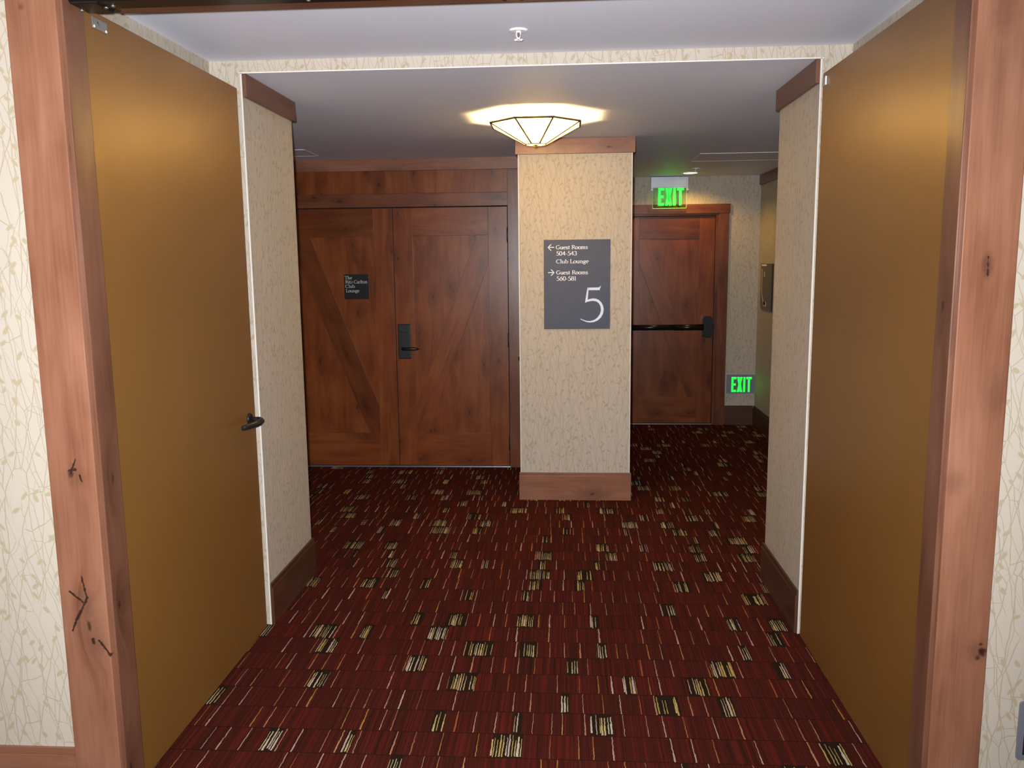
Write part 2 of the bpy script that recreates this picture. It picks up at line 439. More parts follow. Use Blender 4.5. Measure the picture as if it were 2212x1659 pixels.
# ------------------------------------------------------------------ mesh helpers (all coordinates are world metres)
class MB:
    def __init__(s):
        s.bm = bmesh.new()
    def box(s, x0, x1, y0, y1, z0, z1, bevel=0.0):
        b = bmesh.new()
        vs_ = [b.verts.new((x, y, z)) for z in (z0, z1) for y in (y0, y1) for x in (x0, x1)]
        for f in ((0, 2, 3, 1), (4, 5, 7, 6), (0, 1, 5, 4), (2, 6, 7, 3), (0, 4, 6, 2), (1, 3, 7, 5)):
            b.faces.new([vs_[i] for i in f])
        if bevel > 0:
            bmesh.ops.bevel(b, geom=b.edges[:], offset=bevel, segments=2, profile=0.6, affect='EDGES')
        s.merge(b)
        return s
    def merge(s, b):
        bmesh.ops.recalc_face_normals(b, faces=b.faces[:])
        mp = {}
        for v in b.verts:
            mp[v] = s.bm.verts.new(v.co)
        for f in b.faces:
            try:
                nf = s.bm.faces.new([mp[v] for v in f.verts])
                nf.smooth = f.smooth
            except ValueError:
                pass
        b.free()
    def prism(s, pts, axis, a, b_, bevel=0.0):
        """pts: outline in the two other axes; extruded along axis from a to b_"""
        b = bmesh.new()
        def P(p, d):
            if axis == 'x': return (d, p[0], p[1])
            if axis == 'y': return (p[0], d, p[1])
            return (p[0], p[1], d)
        lo = [b.verts.new(P(p, a)) for p in pts]
        hi = [b.verts.new(P(p, b_)) for p in pts]
        b.faces.new(lo)
        b.faces.new(hi[::-1])
        n = len(pts)
        for i in range(n):
            b.faces.new((lo[i], lo[(i + 1) % n], hi[(i + 1) % n], hi[i]))
        if bevel:
            bmesh.ops.bevel(b, geom=b.edges[:], offset=bevel, segments=1, affect='EDGES')
        s.merge(b)
        return s
    def tube(s, path, rad, n=12, cap=True, flat=1.0, up=Vector((0, 0, 1))):
        b = bmesh.new()
        rings = []
        P = [Vector(p) for p in path]
        for i, p in enumerate(P):
            d = (P[min(i + 1, len(P) - 1)] - P[max(i - 1, 0)]).normalized()
            ref = up if abs(d.dot(up)) < 0.95 else Vector((1, 0, 0))
            a = d.cross(ref).normalized()
            c = a.cross(d).normalized()
            r = rad[i] if isinstance(rad, (list, tuple)) else rad
            rings.append([b.verts.new(p + a * math.cos(2 * math.pi * k / n) * r * flat + c * math.sin(2 * math.pi * k / n) * r) for k in range(n)])
        for i in range(len(rings) - 1):
            for k in range(n):
                f = b.faces.new((rings[i][k], rings[i][(k + 1) % n], rings[i + 1][(k + 1) % n], rings[i + 1][k]))
                f.smooth = True
        if cap:
            b.faces.new(rings[0])
            b.faces.new(rings[-1][::-1])
        s.merge(b)
        return s
    def lathe(s, prof, c, n=24, axis='z'):
        """prof: (radius, height) along axis; c: centre"""
        b = bmesh.new()
        rings = []
        for r, h in prof:
            ring = []
            for k in range(n):
                a = 2 * math.pi * k / n
                p, q = r * math.cos(a), r * math.sin(a)
                co = {'z': (p, q, h), 'y': (p, h, q), 'x': (h, p, q)}[axis]
                ring.append(b.verts.new(Vector(c) + Vector(co)))
            rings.append(ring)
        for i in range(len(rings) - 1):
            for k in range(n):
                f = b.faces.new((rings[i][k], rings[i][(k + 1) % n], rings[i + 1][(k + 1) % n], rings[i + 1][k]))
                f.smooth = True
        b.faces.new(rings[0])
        b.faces.new(rings[-1])
        s.merge(b)
        return s
    def poly(s, pts):
        vs_ = [s.bm.verts.new(p) for p in pts]
        s.bm.faces.new(vs_)
        return s

ORIGIN = {}
def tag(o, label=None, cat=None, group=None, kind=None):
    if label: o['label'] = label
    if cat: o['category'] = cat
    if group: o['group'] = group
    if kind: o['kind'] = kind
    return o

def obj(name, mb, mat, parent=None, grain=None, **tags):
    bm = mb.bm
    uvl = bm.loops.layers.uv.new('uv')
    for f in bm.faces:
        n = f.normal if f.normal.length > 0 else Vector((0, 0, 1))
        f.normal_update()
        n = f.normal
        ax = max(range(3), key=lambda i: abs(n[i]))
        for l in f.loops:
            c = l.vert.co
            if ax == 0: u, v = c.y, c.z
            elif ax == 1: u, v = c.x, c.z
            else: u, v = c.x, c.y
            if grain == 'x':
                u, v = (c.z if ax == 1 else c.y, c.x) if ax != 0 else (c.z, c.y)
            elif grain == 'y':
                u, v = (c.z if ax == 0 else c.x, c.y) if ax != 1 else (c.x, c.z)
            elif grain == 'z':
                u, v = (c.y if ax == 0 else c.x, c.z) if ax != 2 else (c.x, c.y)
            elif isinstance(grain, tuple):      # a direction in the x-z plane
                v = c.x * grain[0] + c.z * grain[1]
                u = c.x * grain[1] - c.z * grain[0]
            l[uvl].uv = (u, v)
    xs = [v.co for v in bm.verts]
    lo = Vector([min(c[i] for c in xs) for i in range(3)])
    hi = Vector([max(c[i] for c in xs) for i in range(3)])
    org = Vector(((lo.x + hi.x) / 2, (lo.y + hi.y) / 2, lo.z))
    for v in bm.verts:
        v.co -= org
    me = bpy.data.meshes.new(name)
    bm.to_mesh(me)
    bm.free()
    me.materials.append(MAT[mat])
    o = bpy.data.objects.new(name, me)
    COL.objects.link(o)
    ORIGIN[o.name] = org
    if parent is not None:
        o.parent = parent
        o.location = org - ORIGIN[parent.name]
    else:
        o.location = org
    return tag(o, **tags)

def empty(name, loc, **tags):
    o = bpy.data.objects.new(name, None)
    o.empty_display_size = 0.05
    o.location = loc
    COL.objects.link(o)
    ORIGIN[o.name] = Vector(loc)
    return tag(o, **tags)

def box(name, mat, dims, parent=None, grain=None, bevel=0.0, **tags):
    return obj(name, MB().box(*dims, bevel=bevel), mat, parent, grain, **tags)

# ------------------------------------------------------------------ dimensions
YF, YFB = 2.338, 2.555          # front wall faces
XWL, XWR = -1.5407, 1.1835      # side walls of the vestibule
YB, YC = 3.680, 4.338           # inner wall: front and back of the passage
XBL, XBR = -1.401, 1.0571
H1, H2, H0 = 2.5692, 2.5182, 2.78
ZB = 0.2009                     # baseboard height
YP, XPL, XPR = 5.820, -0.322, 0.4512
YL = 6.777
YE, XEW = 8.611, 1.9403
S = 'structure'

# ------------------------------------------------------------------ shell
box('floor', 'carpet', (-6.2, 6.2, -1.8, 9.0, -0.05, 0.0), kind=S, label='red and brown striped carpet with rows of pale strokes', cat='floor')
box('ceiling', 'ceiling', (XWL - 0.12, XWR + 0.12, YFB, YB, H1, H1 + 0.06), kind=S, label='white painted ceiling over the space between the open fire doors', cat='ceiling')
box('ceiling', 'ceiling', (-6.2, 6.2, YB + 0.01, 9.0, H2, H2 + 0.11), kind=S, label='lower white ceiling of the hallway with the glass lamp', cat='ceiling')
box('ceiling', 'lobby_paint', (-6.2, 6.2, -1.8, YF, H0, H0 + 0.05), kind=S, label='ceiling of the lobby on the near side of the doorway', cat='ceiling')
box('wall_back', 'lobby_paint', (-6.2, 6.2, -1.9, -1.8, 0, H0), kind=S, label='pale lobby wall behind the viewpoint', cat='wall')
for nm, a, b, lab in (('wall_near_left', -6.2, -1.46, 'cream twig wallpaper wall left of the near doorway'),
                      ('wall_near_right', 1.12, 6.2, 'cream twig wallpaper wall right of the near doorway')):
    box(nm, 'paper', (a, b, YF, YFB, 0, H0), kind=S, label=lab, cat='wall')
box('wall_near_header', 'paper', (-1.46, 1.12, YF, YFB - 0.002, 2.475, H0), kind=S, label='wall strip above the near doorway', cat='wall')
box('wall_side_left', 'paper', (XWL - 0.12, XWL, YFB, YB, 0, H1), kind=S, label='wallpapered side wall showing above the left open door', cat='wall')
box('wall_side_right', 'paper', (XWR, XWR + 0.12, YFB, YB, 0, H1), kind=S, label='wallpapered side wall showing above the right open door', cat='wall')
wl = box('wall_left', 'paper', (-6.2, XBL, YB, YC, 0, H2), kind=S, label='tan wallpapered wall end left of the passage', cat='wall')
wr = box('wall_right', 'paper', (XBR, 6.2, YB, YC, 0, H2), kind=S, label='tan wallpapered wall end right of the passage', cat='wall')
wh = box('wall_header', 'paper', (XWL, XWR, YB, YB + 0.01, H2, H1), kind=S, label='narrow wallpaper band above the passage opening', cat='wall')
wp = box('wall_pillar', 'paper', (XPL, XPR, YP, 8.75, 0, H2), kind=S, label='wallpapered pillar end carrying the slate direction sign', cat='wall')
box('wall_lounge', 'paper', (-6.2, XPL, YL + 0.055, 7.0, 0, H2), kind=S, label='wall around the double lounge doors', cat='wall')
we = obj('wall_end', MB().box(1.537, 2.1, YE, 8.75, 0, H2).box(XPR, 1.537, YE, 8.75, 2.155, H2), 'paper', kind=S, label='far wallpapered wall around the exit door', cat='wall')
box('wall_behind_exit', 'dark', (XPR, 1.53, 8.70, 8.75, 0, 2.155), kind=S, label='dark backing behind the exit door', cat='wall')
wer = box('wall_end_right', 'paper', (XEW, 2.1, YL, YE, 0, H2), kind=S, label='golden-lit side wall right of the exit door', cat='wall')
box('wall_hall_right', 'paper', (2.1, 6.2, YL, YL + 0.17, 0, H2), kind=S, label='hallway wall running off to the right', cat='wall')
for nm, x in (('wall_far_left', -6.2), ('wall_far_right', 6.1)):
    box(nm, 'paper', (x, x + 0.1, -1.8, 8.75, 0, H0), kind=S, label='end wall of the hallway ' + ('far to the left' if x < 0 else 'far to the right'), cat='wall')

# white metal corner beads, parts of the walls they protect
g = 0.0035
def bead(par, x, y, sx, sy, z0, z1):
    # L-shaped bead round a vertical corner; sx, sy point into the wall
    mb = MB().box(min(x, x + sx * 0.004), max(x, x + sx * 0.004), min(y, y - sy * 0.002), max(y, y - sy * 0.002), z0, z1)
    mb.box(min(x, x - sx * 0.002), max(x, x - sx * 0.002), min(y - sy * 0.002, y + sy * 0.003), max(y - sy * 0.002, y + sy * 0.003), z0, z1)
    obj('corner_bead', mb, 'guard', par, label='white metal corner bead')
bead(wl, XBL, YB, -1, 1, 0.0, H2)
bead(wr, XBR, YB, 1, 1, 0.0, H2)
bead(wp, XPL, YP, 1, 1, ZB, H2 - 0.10)
bead(wp, XPR, YP, -1, 1, ZB, H2 - 0.10)
obj('corner_bead', MB().box(XBL - 0.01, XBR + 0.01, YB - 0.002, YB, H2 - 0.002, H2 + 0.003), 'guard', wh, label='white metal bead along the lower edge')

# ceiling access panels: thin raised rims
def access_panel(x0, x1, y0, y1, lab):
    mb = MB()
    z0, z1, w = H2 - 0.003, H2, 0.012
    mb.box(x0, x1, y0, y0 + w, z0, z1).box(x0, x1, y1 - w, y1, z0, z1).box(x0, x0 + w, y0 + w, y1 - w, z0, z1).box(x1 - w, x1, y0 + w, y1 - w, z0, z1)
    t = empty('ceiling_hatch', ((x0 + x1) / 2, (y0 + y1) / 2, H2 - 0.003), label=lab, cat='hatch')
    obj('rim', mb, 'white_metal', t)
    box('panel', 'ceiling', (x0 + w, x1 - w, y0 + w, y1 - w, H2 - 0.0018, H2), t)
access_panel(1.05, 1.78, 6.78, 7.30, 'flush ceiling access panel with thin white rim beyond the pillar')
access_panel(-2.35, -1.89, 6.11, 6.48, 'flush ceiling access panel near the lounge doors')

# ------------------------------------------------------------------ baseboards and crown boards
def baseboard(name, pts, lab, wood_='wood'):
    """pts: (x0, x1, y0, y1) outer box and which face carries the cap; a plank with a thinner, set-back cap"""
    x0, x1, y0, y1, face = pts
    t = 0.006
    mb = MB()
    mb.box(x0, x1, y0, y1, 0.0, ZB - 0.022, bevel=0.0015)
    a = [x0, x1, y0, y1]
    if face == '+x': a[1] -= t
    if face == '-x': a[0] += t
    if face == '-y': a[2] += t
    if face == 'p': a = [x0 + t, x1 - t, y0 + t, y1]
    mb.box(*a, ZB - 0.022, ZB, bevel=0.0012)
    return obj(name, mb, wood_, None, 'y' if face in ('+x', '-x') else 'x', kind=S, label=lab, cat='baseboard')
T = 0.016
baseboard('baseboard_near_left', (-6.2, -1.5345, YF - T, YF, '-y'), 'reddish wood baseboard under the wallpaper left of the near doorway')
baseboard('baseboard_near_right', (1.1976, 6.2, YF - T, YF, '-y'), 'reddish wood baseboard right of the near doorway')
baseboard('baseboard_left', (XBL, XBL + T, YB + 0.002, YC + T, '+x'), 'dark wood baseboard along the left side of the passage', 'wood_dark')
baseboard('baseboard_right', (XBR - T, XBR, YB + 0.002, YC + T, '-x'), 'dark wood baseboard along the right side of the passage', 'wood_dark')
baseboard('baseboard_pillar', (XPL - 0.012, XPR + 0.012, YP - T, YP, '-y'), 'wide wood baseboard across the foot of the pillar')
baseboard('baseboard_pillar_left', (XPL - 0.012, XPL, YP, YL - 0.03, '-x'), 'wood baseboard along the left flank of the pillar')
baseboard('baseboard_pillar_right', (XPR, XPR + 0.012, YP, YE, '+x'), 'wood baseboard along the right flank of the pillar')
baseboard('baseboard_end', (1.634, XEW - T, YE - T, YE, '-y'), 'short dark baseboard right of the exit door', 'wood_dark')
baseboard('baseboard_end_right', (XEW - T, XEW, YL, YE, '-x'), 'dark baseboard along the side wall by the exit door', 'wood_dark')

CZ = 2.4205
trims = [
    ((XBL, XBL + 0.018, YB + 0.003, YC + 0.018, CZ, H2), 'y', 'wood_plain', 'wood crown board on the left side of the passage'),
    ((XBR - 0.018, XBR, YB + 0.003, YC + 0.018, CZ, H2), 'y', 'wood_plain', 'wood crown board on the right side of the passage'),
    ((XEW - 0.018, XEW, YL, YE, CZ, H2), 'y', 'frame_wood', 'dark crown board on the side wall by the exit door'),
]
k = 0
for d, gr, mt, lab in trims:
    k += 1
    box('trim_%d' % k, mt, d, None, gr, 0.0015, kind=S, label=lab, cat='trim')
k += 1
pc = empty('trim_%d' % k, (0.065, YP - 0.02, CZ), kind=S, label='pinkish wood crown board wrapped round the pillar top', cat='trim')
box('front_board', 'wood', (XPL - 0.018, XPR + 0.018, YP - 0.018, YP, CZ - 0.004, H2), pc, 'x', 0.0015)
box('side_board', 'wood', (XPL - 0.018, XPL, YP, YL - 0.03, CZ - 0.004, H2), pc, 'y', 0.0015)
box('side_board', 'wood', (XPR, XPR + 0.018, YP, YE, CZ - 0.004, H2), pc, 'y', 0.0015)

# ------------------------------------------------------------------ near doorway: casing, jambs, head
cl = empty('trim_5', (-1.46, YF, 0), kind=S, label='reddish cracked wood casing and jamb on the left of the near doorway', cat='trim')
box('casing', 'casing_left', (-1.5345, -1.3906, YF - 0.0204, YF, 0, 2.60), cl, 'z', 0.003)
box('jamb', 'wood_plain', (-1.46, -1.379, YF - 0.006, 2.436, 0, 2.462), cl, 'z', 0.0035)
cr_ = empty('trim_6', (1.12, YF, 0), kind=S, label='reddish wood casing with small knots and jamb on the right of the near doorway', cat='trim')
box('casing', 'casing_right', (1.0537, 1.1976, YF - 0.0204, YF, 0, 2.60), cr_, 'z', 0.003)
box('jamb', 'wood_plain', (1.0430, 1.12, YF - 0.006, 2.428, 0, 2.462), cr_, 'z', 0.0035)
ch = empty('trim_7', (-0.17, YF, 2.462), kind=S, label='wood head casing and head jamb over the near doorway', cat='trim')
box('casing', 'wood', (-1.3906, 1.0537, YF - 0.0204, YF, 2.474, 2.60), ch, 'x', 0.003)
box('jamb', 'wood_plain', (-1.46, 1.12, YF - 0.006, YFB, 2.462, 2.475), ch, 'x', 0.002)
box('stop', 'wood_plain', (-1.34, 1.0, 2.50, 2.572, 2.452, 2.462), ch, 'x', 0.002)

# ------------------------------------------------------------------ the two open fire doors
def fire_door(name, side, lab):
    xf = -1.397 if side < 0 else 1.0545            # face towards the passage
    y0, y1 = 2.448, 3.636
    d = 0.045 * side
    x0, x1 = sorted((xf, xf + d))
    t = empty(name, (xf + d / 2, (y0 + y1) / 2, 0.010), kind=S, label=lab, cat='door')
    # the left leaf stands a touch past square, its free edge nearer the wall
    k = -0.009 if side < 0 else 0.0
    xb = xf + d
    obj('leaf', MB().prism([(xf, y0), (xb, y0), (xb + k, y1), (xf + k, y1)], 'z', 0.010, 2.448, 0.0025), 'gold', t)
    # steel edge strip on the free edge and hinges on the jamb side
    for z in (0.20, 0.95, 1.70, 2.25):
        mb = MB().lathe([(0.007, z), (0.007, z + 0.115)], (xf + d * 1.25, y0 - 0.003, 0), 10)
        mb.box(*sorted((xf + d * 0.98, xf + d * 1.15)), y0, y0 + 0.03, z, z + 0.115)
        obj('hinge', mb, 'steel', t)
    return t, xf
dl, xl = fire_door('door_1', -1, 'bronze-gold fire door standing open on the left')
dr, xr = fire_door('door_2', 1, 'bronze-gold fire door standing open on the right')
# steel plate near the hinge end of the left door
pl = box('magnet_plate', 'steel', (xl, xl + 0.003, 2.507, 2.587, 2.398, 2.430), dl, None, 0.0008, label='small steel plate with screws')
for yy, zz in ((2.515, 2.404), (2.580, 2.404)):
    obj('screw', MB().lathe([(0.004, 0), (0.004, 0.0012), (0.002, 0.002)], (xl + 0.003, yy, zz), 10, 'x'), 'white_metal', pl)
obj('slot', MB().prism([(2.530, 2.420), (2.545, 2.411), (2.536, 2.421)], 'x', xl + 0.003, xl + 0.0034), 'dark', pl)
plr = box('magnet_plate', 'plate_grey', (xr - 0.0035, xr, 3.577, 3.630, 2.392, 2.426), dr, None, 0.0008, label='small steel plate at the free edge')
box('lip', 'white_metal', (xr - 0.008, xr - 0.0035, 3.575, 3.580, 2.392, 2.426), plr)
# lever handle on the left door
rose = obj('rose', MB().lathe([(0.026, 0.0), (0.026, 0.006), (0.022, 0.010)], (xl - 0.009, 3.560, 1.020), 24, 'x'), 'black', dl, label='black round rose')
cx, cz = xl - 0.008, 1.014
path = [(cx + 0.006, 3.563, cz + .003), (cx + 0.030, 3.566, cz + .003), (cx + 0.050, 3.562, cz + .002), (cx + 0.062, 3.545, cz), (cx + 0.066, 3.51, cz - .001), (cx + 0.060, 3.455, cz - .001), (cx + 0.050, 3.405, cz), (cx + 0.042, 3.375, cz)]
obj('lever', MB().tube(path, [0.011, 0.011, 0.0125, 0.0135, 0.0135, 0.013, 0.012, 0.010], 14, flat=0.75), 'black', dl, label='black curved lever handle')

# ------------------------------------------------------------------ black overhead coordinator bar under the head jamb
oc = empty('overhead_door_track', (-0.5, 2.395, 2.425), label='black overhead hardware bar with steel screws under the doorway head', cat='door hardware')
obj('channel', MB().prism([(2.352, 2.462), (2.352, 2.432), (2.362, 2.425), (2.426, 2.425), (2.434, 2.432), (2.434, 2.462)], 'x', -1.372, 0.95), 'black_bar', oc)
obj('end_block', MB().prism([(-1.379, 2.462), (-1.379, 2.430), (-1.372, 2.420), (-1.30, 2.420), (-1.288, 2.430), (-1.288, 2.462)], 'y', 2.36, 2.450, 0.002), 'black_bar', oc)
obj('latch_arm', MB().prism([(-1.345, 2.452), (-1.338, 2.438), (-1.302, 2.436), (-1.296, 2.452)], 'y', 2.452, 2.50, 0.001), 'black_bar', oc)
for x, y, z in ((-1.372, 2.417, 2.420), (-1.291, 2.400, 2.4205), (-1.272, 2.402, 2.425), (-0.712, 2.405, 2.425), (-0.1, 2.405, 2.425), (0.5, 2.405, 2.425)):
    obj('screw', MB().lathe([(0.006, 0.0), (0.006, -0.002), (0.003, -0.0042)], (x, y, z), 12), 'steel', oc)
for x in (-0.175, -0.125):
    obj('bolt', MB().lathe([(0.007, 0.0), (0.007, -0.005), (0.004, -0.007)], (x, 2.54, 2.452), 12), 'bronze', oc)

# ------------------------------------------------------------------ lettering: a small serif stroke font
def arc(cx, cy, rx, ry, a0, a1, n=14):
    return [(cx + rx * math.cos(math.radians(a0 + (a1 - a0) * i / n)), cy + ry * math.sin(math.radians(a0 + (a1 - a0) * i / n))) for i in range(n + 1)]
X_ = 0.64
GLYPH = {
    ' ': (0.36, []),
    '-': (0.42, [[(0.08, 0.34), (0.34, 0.34)]]),
    'G': (0.98, [arc(0.48, 0.5, 0.42, 0.5, 48, 318), [(0.80, 0.40), (0.80, 0.12)], [(0.62, 0.40), (0.94, 0.40)], [(0.76, 0.86), (0.76, 0.98)]]),
    'C': (0.90, [arc(0.48, 0.5, 0.42, 0.5, 48, 312), [(0.77, 0.84), (0.77, 0.98)]]),
    'R': (0.88, [[(0.18, 0), (0.18, 1)], [(0.05, 0), (0.32, 0)], [(0.05, 1), (0.40, 1)], arc(0.40, 0.75, 0.27, 0.25, 90, -90), [(0.40, 0.5), (0.18, 0.5)], [(0.40, 0.5), (0.84, 0.0)], [(0.76, 0), (0.92, 0)]]),
    'L': (0.74, [[(0.18, 0), (0.18, 1)], [(0.05, 1), (0.32, 1)], [(0.05, 0), (0.68, 0)], [(0.68, 0), (0.70, 0.18)]]),
    'T': (0.82, [[(0.40, 0), (0.40, 1)], [(0.26, 0), (0.54, 0)], [(0.04, 1), (0.76, 1)], [(0.04, 1), (0.03, 0.84)], [(0.76, 1), (0.77, 0.84)]]),
    'u': (0.70, [[(0.14, X_), (0.14, 0.2)] + arc(0.32, 0.2, 0.18, 0.2, 180, 300, 8) + [(0.52, 0.16)], [(0.54, X_), (0.54, 0)], [(0.03, X_), (0.14, X_)], [(0.43, X_), (0.54, X_)], [(0.54, 0), (0.65, 0)]]),
    'e': (0.62, [arc(0.31, 0.32, 0.25, 0.32, 10, 312), [(0.07, 0.36), (0.54, 0.38)]]),
    's': (0.50, [arc(0.25, 0.48, 0.16, 0.16, 40, 270, 10), arc(0.25, 0.16, 0.18, 0.16, 90, -140, 10), [(0.38, 0.50), (0.38, 0.62)], [(0.09, 0.16), (0.09, 0.02)]]),
    't': (0.46, [[(0.20, 0.84), (0.20, 0.16)] + arc(0.32, 0.16, 0.12, 0.15, 180, 300, 6), [(0.04, X_), (0.40, X_)]]),
    'o': (0.66, [arc(0.32, 0.32, 0.26, 0.32, 0, 360, 20)]),
    'm': (1.06, [[(0.16, 0), (0.16, X_)], [(0.05, X_), (0.16, X_)], [(0.05, 0), (0.28, 0)], arc(0.34, 0.42, 0.17, 0.22, 170, 0, 8) + [(0.51, 0)], [(0.41, 0), (0.62, 0)], arc(0.68, 0.42, 0.18, 0.22, 170, 0, 8) + [(0.86, 0)], [(0.76, 0), (0.98, 0)]]),
    'n': (0.72, [[(0.16, 0), (0.16, X_)], [(0.05, X_), (0.16, X_)], [(0.05, 0), (0.28, 0)], arc(0.36, 0.42, 0.18, 0.22, 170, 0, 8) + [(0.54, 0)], [(0.44, 0), (0.66, 0)]]),
    'h': (0.72, [[(0.16, 0), (0.16, 1.06)], [(0.05, 1.06), (0.16, 1.06)], [(0.05, 0), (0.28, 0)], arc(0.36, 0.42, 0.18, 0.22, 170, 0, 8) + [(0.54, 0)], [(0.44, 0), (0.66, 0)]]),
    'l': (0.34, [[(0.16, 0), (0.16, 1.06)], [(0.05, 1.06), (0.16, 1.06)], [(0.05, 0), (0.28, 0)]]),
    'b': (0.70, [[(0.14, 0.03), (0.14, 1.06)], [(0.03, 1.06), (0.14, 1.06)], arc(0.35, 0.32, 0.25, 0.32, 150, -150, 16)]),
    'g': (0.64, [arc(0.29, 0.42, 0.20, 0.21, 0, 360, 16), [(0.46, 0.58), (0.60, 0.62)], arc(0.29, -0.14, 0.24, 0.15, 0, 360, 16), [(0.14, 0.24), (0.20, 0.10), (0.44, 0.02)]]),
    'i': (0.34, [[(0.16, 0), (0.16, X_)], [(0.05, X_), (0.16, X_)], [(0.05, 0), (0.28, 0)], [(0.16, 0.86), (0.16, 0.94)]]),
    'z': (0.58, [[(0.08, X_), (0.50, X_), (0.07, 0), (0.52, 0)]]),
    'a': (0.60, [arc(0.27, 0.46, 0.17, 0.18, 150, 0, 8) + [(0.44, 0.08), (0.54, 0.0)], arc(0.25, 0.18, 0.19, 0.18, 70, 330, 12)]),
    'r': (0.50, [[(0.16, 0), (0.16, X_)], [(0.05, X_), (0.16, X_)], [(0.05, 0), (0.28, 0)], arc(0.36, 0.44, 0.18, 0.19, 170, 60, 6)]),
    '0': (0.66, [arc(0.32, 0.5, 0.25, 0.5, 0, 360, 22)]),
    '1': (0.44, [[(0.22, 0), (0.22, 1)], [(0.10, 0), (0.34, 0)], [(0.22, 1), (0.10, 0.93)]]),
    '3': (0.62, [arc(0.28, 0.75, 0.21, 0.24, 150, -80, 12), arc(0.27, 0.27, 0.27, 0.27, 85, -150, 14)]),
    '4': (0.68, [[(0.46, 0), (0.46, 1)], [(0.46, 1), (0.06, 0.28), (0.64, 0.28)]]),
    '5': (0.62, [[(0.54, 1), (0.20, 1), (0.14, 0.56)], arc(0.25, 0.31, 0.29, 0.31, 110, -140, 16)]),
    '6': (0.66, [arc(0.33, 0.31, 0.24, 0.31, 0, 360, 18), [(0.52, 0.99), (0.28, 0.78), (0.11, 0.46), (0.09, 0.31)]]),
    '8': (0.64, [arc(0.31, 0.76, 0.20, 0.23, 0, 360, 16), arc(0.31, 0.27, 0.25, 0.27, 0, 360, 18)]),
}
def text_mesh(mb, text, x, z, width, cap, y, thin=0.055, thick=0.135):
    """text from x, baseline z, on a plane y facing -y, fitted to width"""
    total = sum(GLYPH[c][0] for c in text)
    sx = width / total
    pen = 0.0
    for c in text:
        adv, strokes = GLYPH[c]
        for st in strokes:
            P = [((pen + px) * sx, pz * cap) for px, pz in st]
            offs = []
            n = len(P)
            for i in range(n):
                a, b = P[max(i - 1, 0)], P[min(i + 1, n - 1)]
                dx, dz = b[0] - a[0], b[1] - a[1]
                L = math.hypot(dx, dz) or 1e-9
                w = (thin + (thick - thin) * (abs(dz) / L) ** 1.5) * cap * 0.5
                offs.append((-dz / L * w, dx / L * w))
            for i in range(n - 1):
                q = [(P[i][0] + offs[i][0], P[i][1] + offs[i][1]), (P[i][0] - offs[i][0], P[i][1] - offs[i][1]),
                     (P[i + 1][0] - offs[i + 1][0], P[i + 1][1] - offs[i + 1][1]), (P[i + 1][0] + offs[i + 1][0], P[i + 1][1] + offs[i + 1][1])]
                mb.poly([(x + a, y, z + b) for a, b in q])
        pen += adv
    return mb
def ribbon(mb, pts, w, y):
    for a, b in zip(pts[:-1], pts[1:]):
        dx, dz = b[0] - a[0], b[1] - a[1]
        L = math.hypot(dx, dz)
        ox, oz = -dz / L * w / 2, dx / L * w / 2
        ex, ez = dx / L * w * 0.3, dz / L * w * 0.3
        mb.poly([(a[0] - ex + ox, y, a[1] - ez + oz), (a[0] - ex - ox, y, a[1] - ez - oz), (b[0] + ex - ox, y, b[1] + ez - oz), (b[0] + ex + ox, y, b[1] + ez + oz)])
    return mb

# ------------------------------------------------------------------ direction sign on the pillar
SX0, SX1, SZ0, SZ1 = -0.1500, 0.3070, 1.2285, 1.8430
yd = YP - 0.006
ds = empty('direction_sign', ((SX0 + SX1) / 2, YP, SZ0), label='slate grey room direction sign with a large 5 on the pillar', cat='sign')
box('panel', 'sign', (SX0, SX1, yd, YP, SZ0, SZ1), ds, None, 0.001)
def sp(px, py):                      # from the sign's own drawing units
    return SX0 + (px - 112) / 1143.0 * (SX1 - SX0), SZ1 - (py - 62) / 1520.0 * (SZ1 - SZ0)
yt = yd - 0.0006
US = (SX1 - SX0) / 1143.0
for txt, lx, base, wd, cap, nm in (('Guest Rooms', 322, 220, 546, 64, 'lettering'), ('504-543', 326, 325, 356, 68, 'lettering'), ('Club Lounge', 324, 458, 562, 64, 'lettering'),
                                   ('Guest Rooms', 326, 645, 546, 64, 'lettering'), ('560-581', 330, 750, 342, 68, 'lettering')):
    a, b = sp(lx, base)
    obj(nm, text_mesh(MB(), txt, a, b, wd * US, cap * US, yt, 0.09, 0.19), 'letter', ds)
obj('arrow', ribbon(ribbon(MB(), [sp(185, 188), sp(288, 188)], 13 * US, yt), [sp(238, 140), sp(187, 188), sp(238, 242)], 13 * US, yt), 'letter', ds)
obj('arrow', ribbon(ribbon(MB(), [sp(188, 614), sp(286, 614)], 13 * US, yt), [sp(238, 565), sp(288, 614), sp(238, 664)], 13 * US, yt), 'letter', ds)
outer = [(868, 1082), (905, 1068), (960, 1059), (1010, 1064), (1060, 1085), (1105, 1130), (1135, 1185), (1146, 1250), (1135, 1320), (1100, 1385), (1045, 1435), (980, 1463), (910, 1471), (850, 1462), (800, 1443), (740, 1412)]
inner = [(822, 1132), (870, 1114), (920, 1103), (970, 1101), (1020, 1112), (1063, 1146), (1090, 1195), (1098, 1262), (1080, 1328), (1040, 1385), (985, 1426), (920, 1446), (860, 1445), (815, 1433), (780, 1420), (752, 1404)]
mb = MB()
for i in range(len(outer) - 1):
    mb.poly([(sp(*q)[0], yt, sp(*q)[1]) for q in (outer[i], outer[i + 1], inner[i + 1], inner[i])])
mb.poly([(sp(*q)[0], yt, sp(*q)[1]) for q in ((862, 875), (884, 895), (868, 1082), (822, 1132))])
mb.poly([(sp(*q)[0], yt, sp(*q)[1]) for q in ((862, 875), (1050, 873), (1072, 918), (882, 918))])
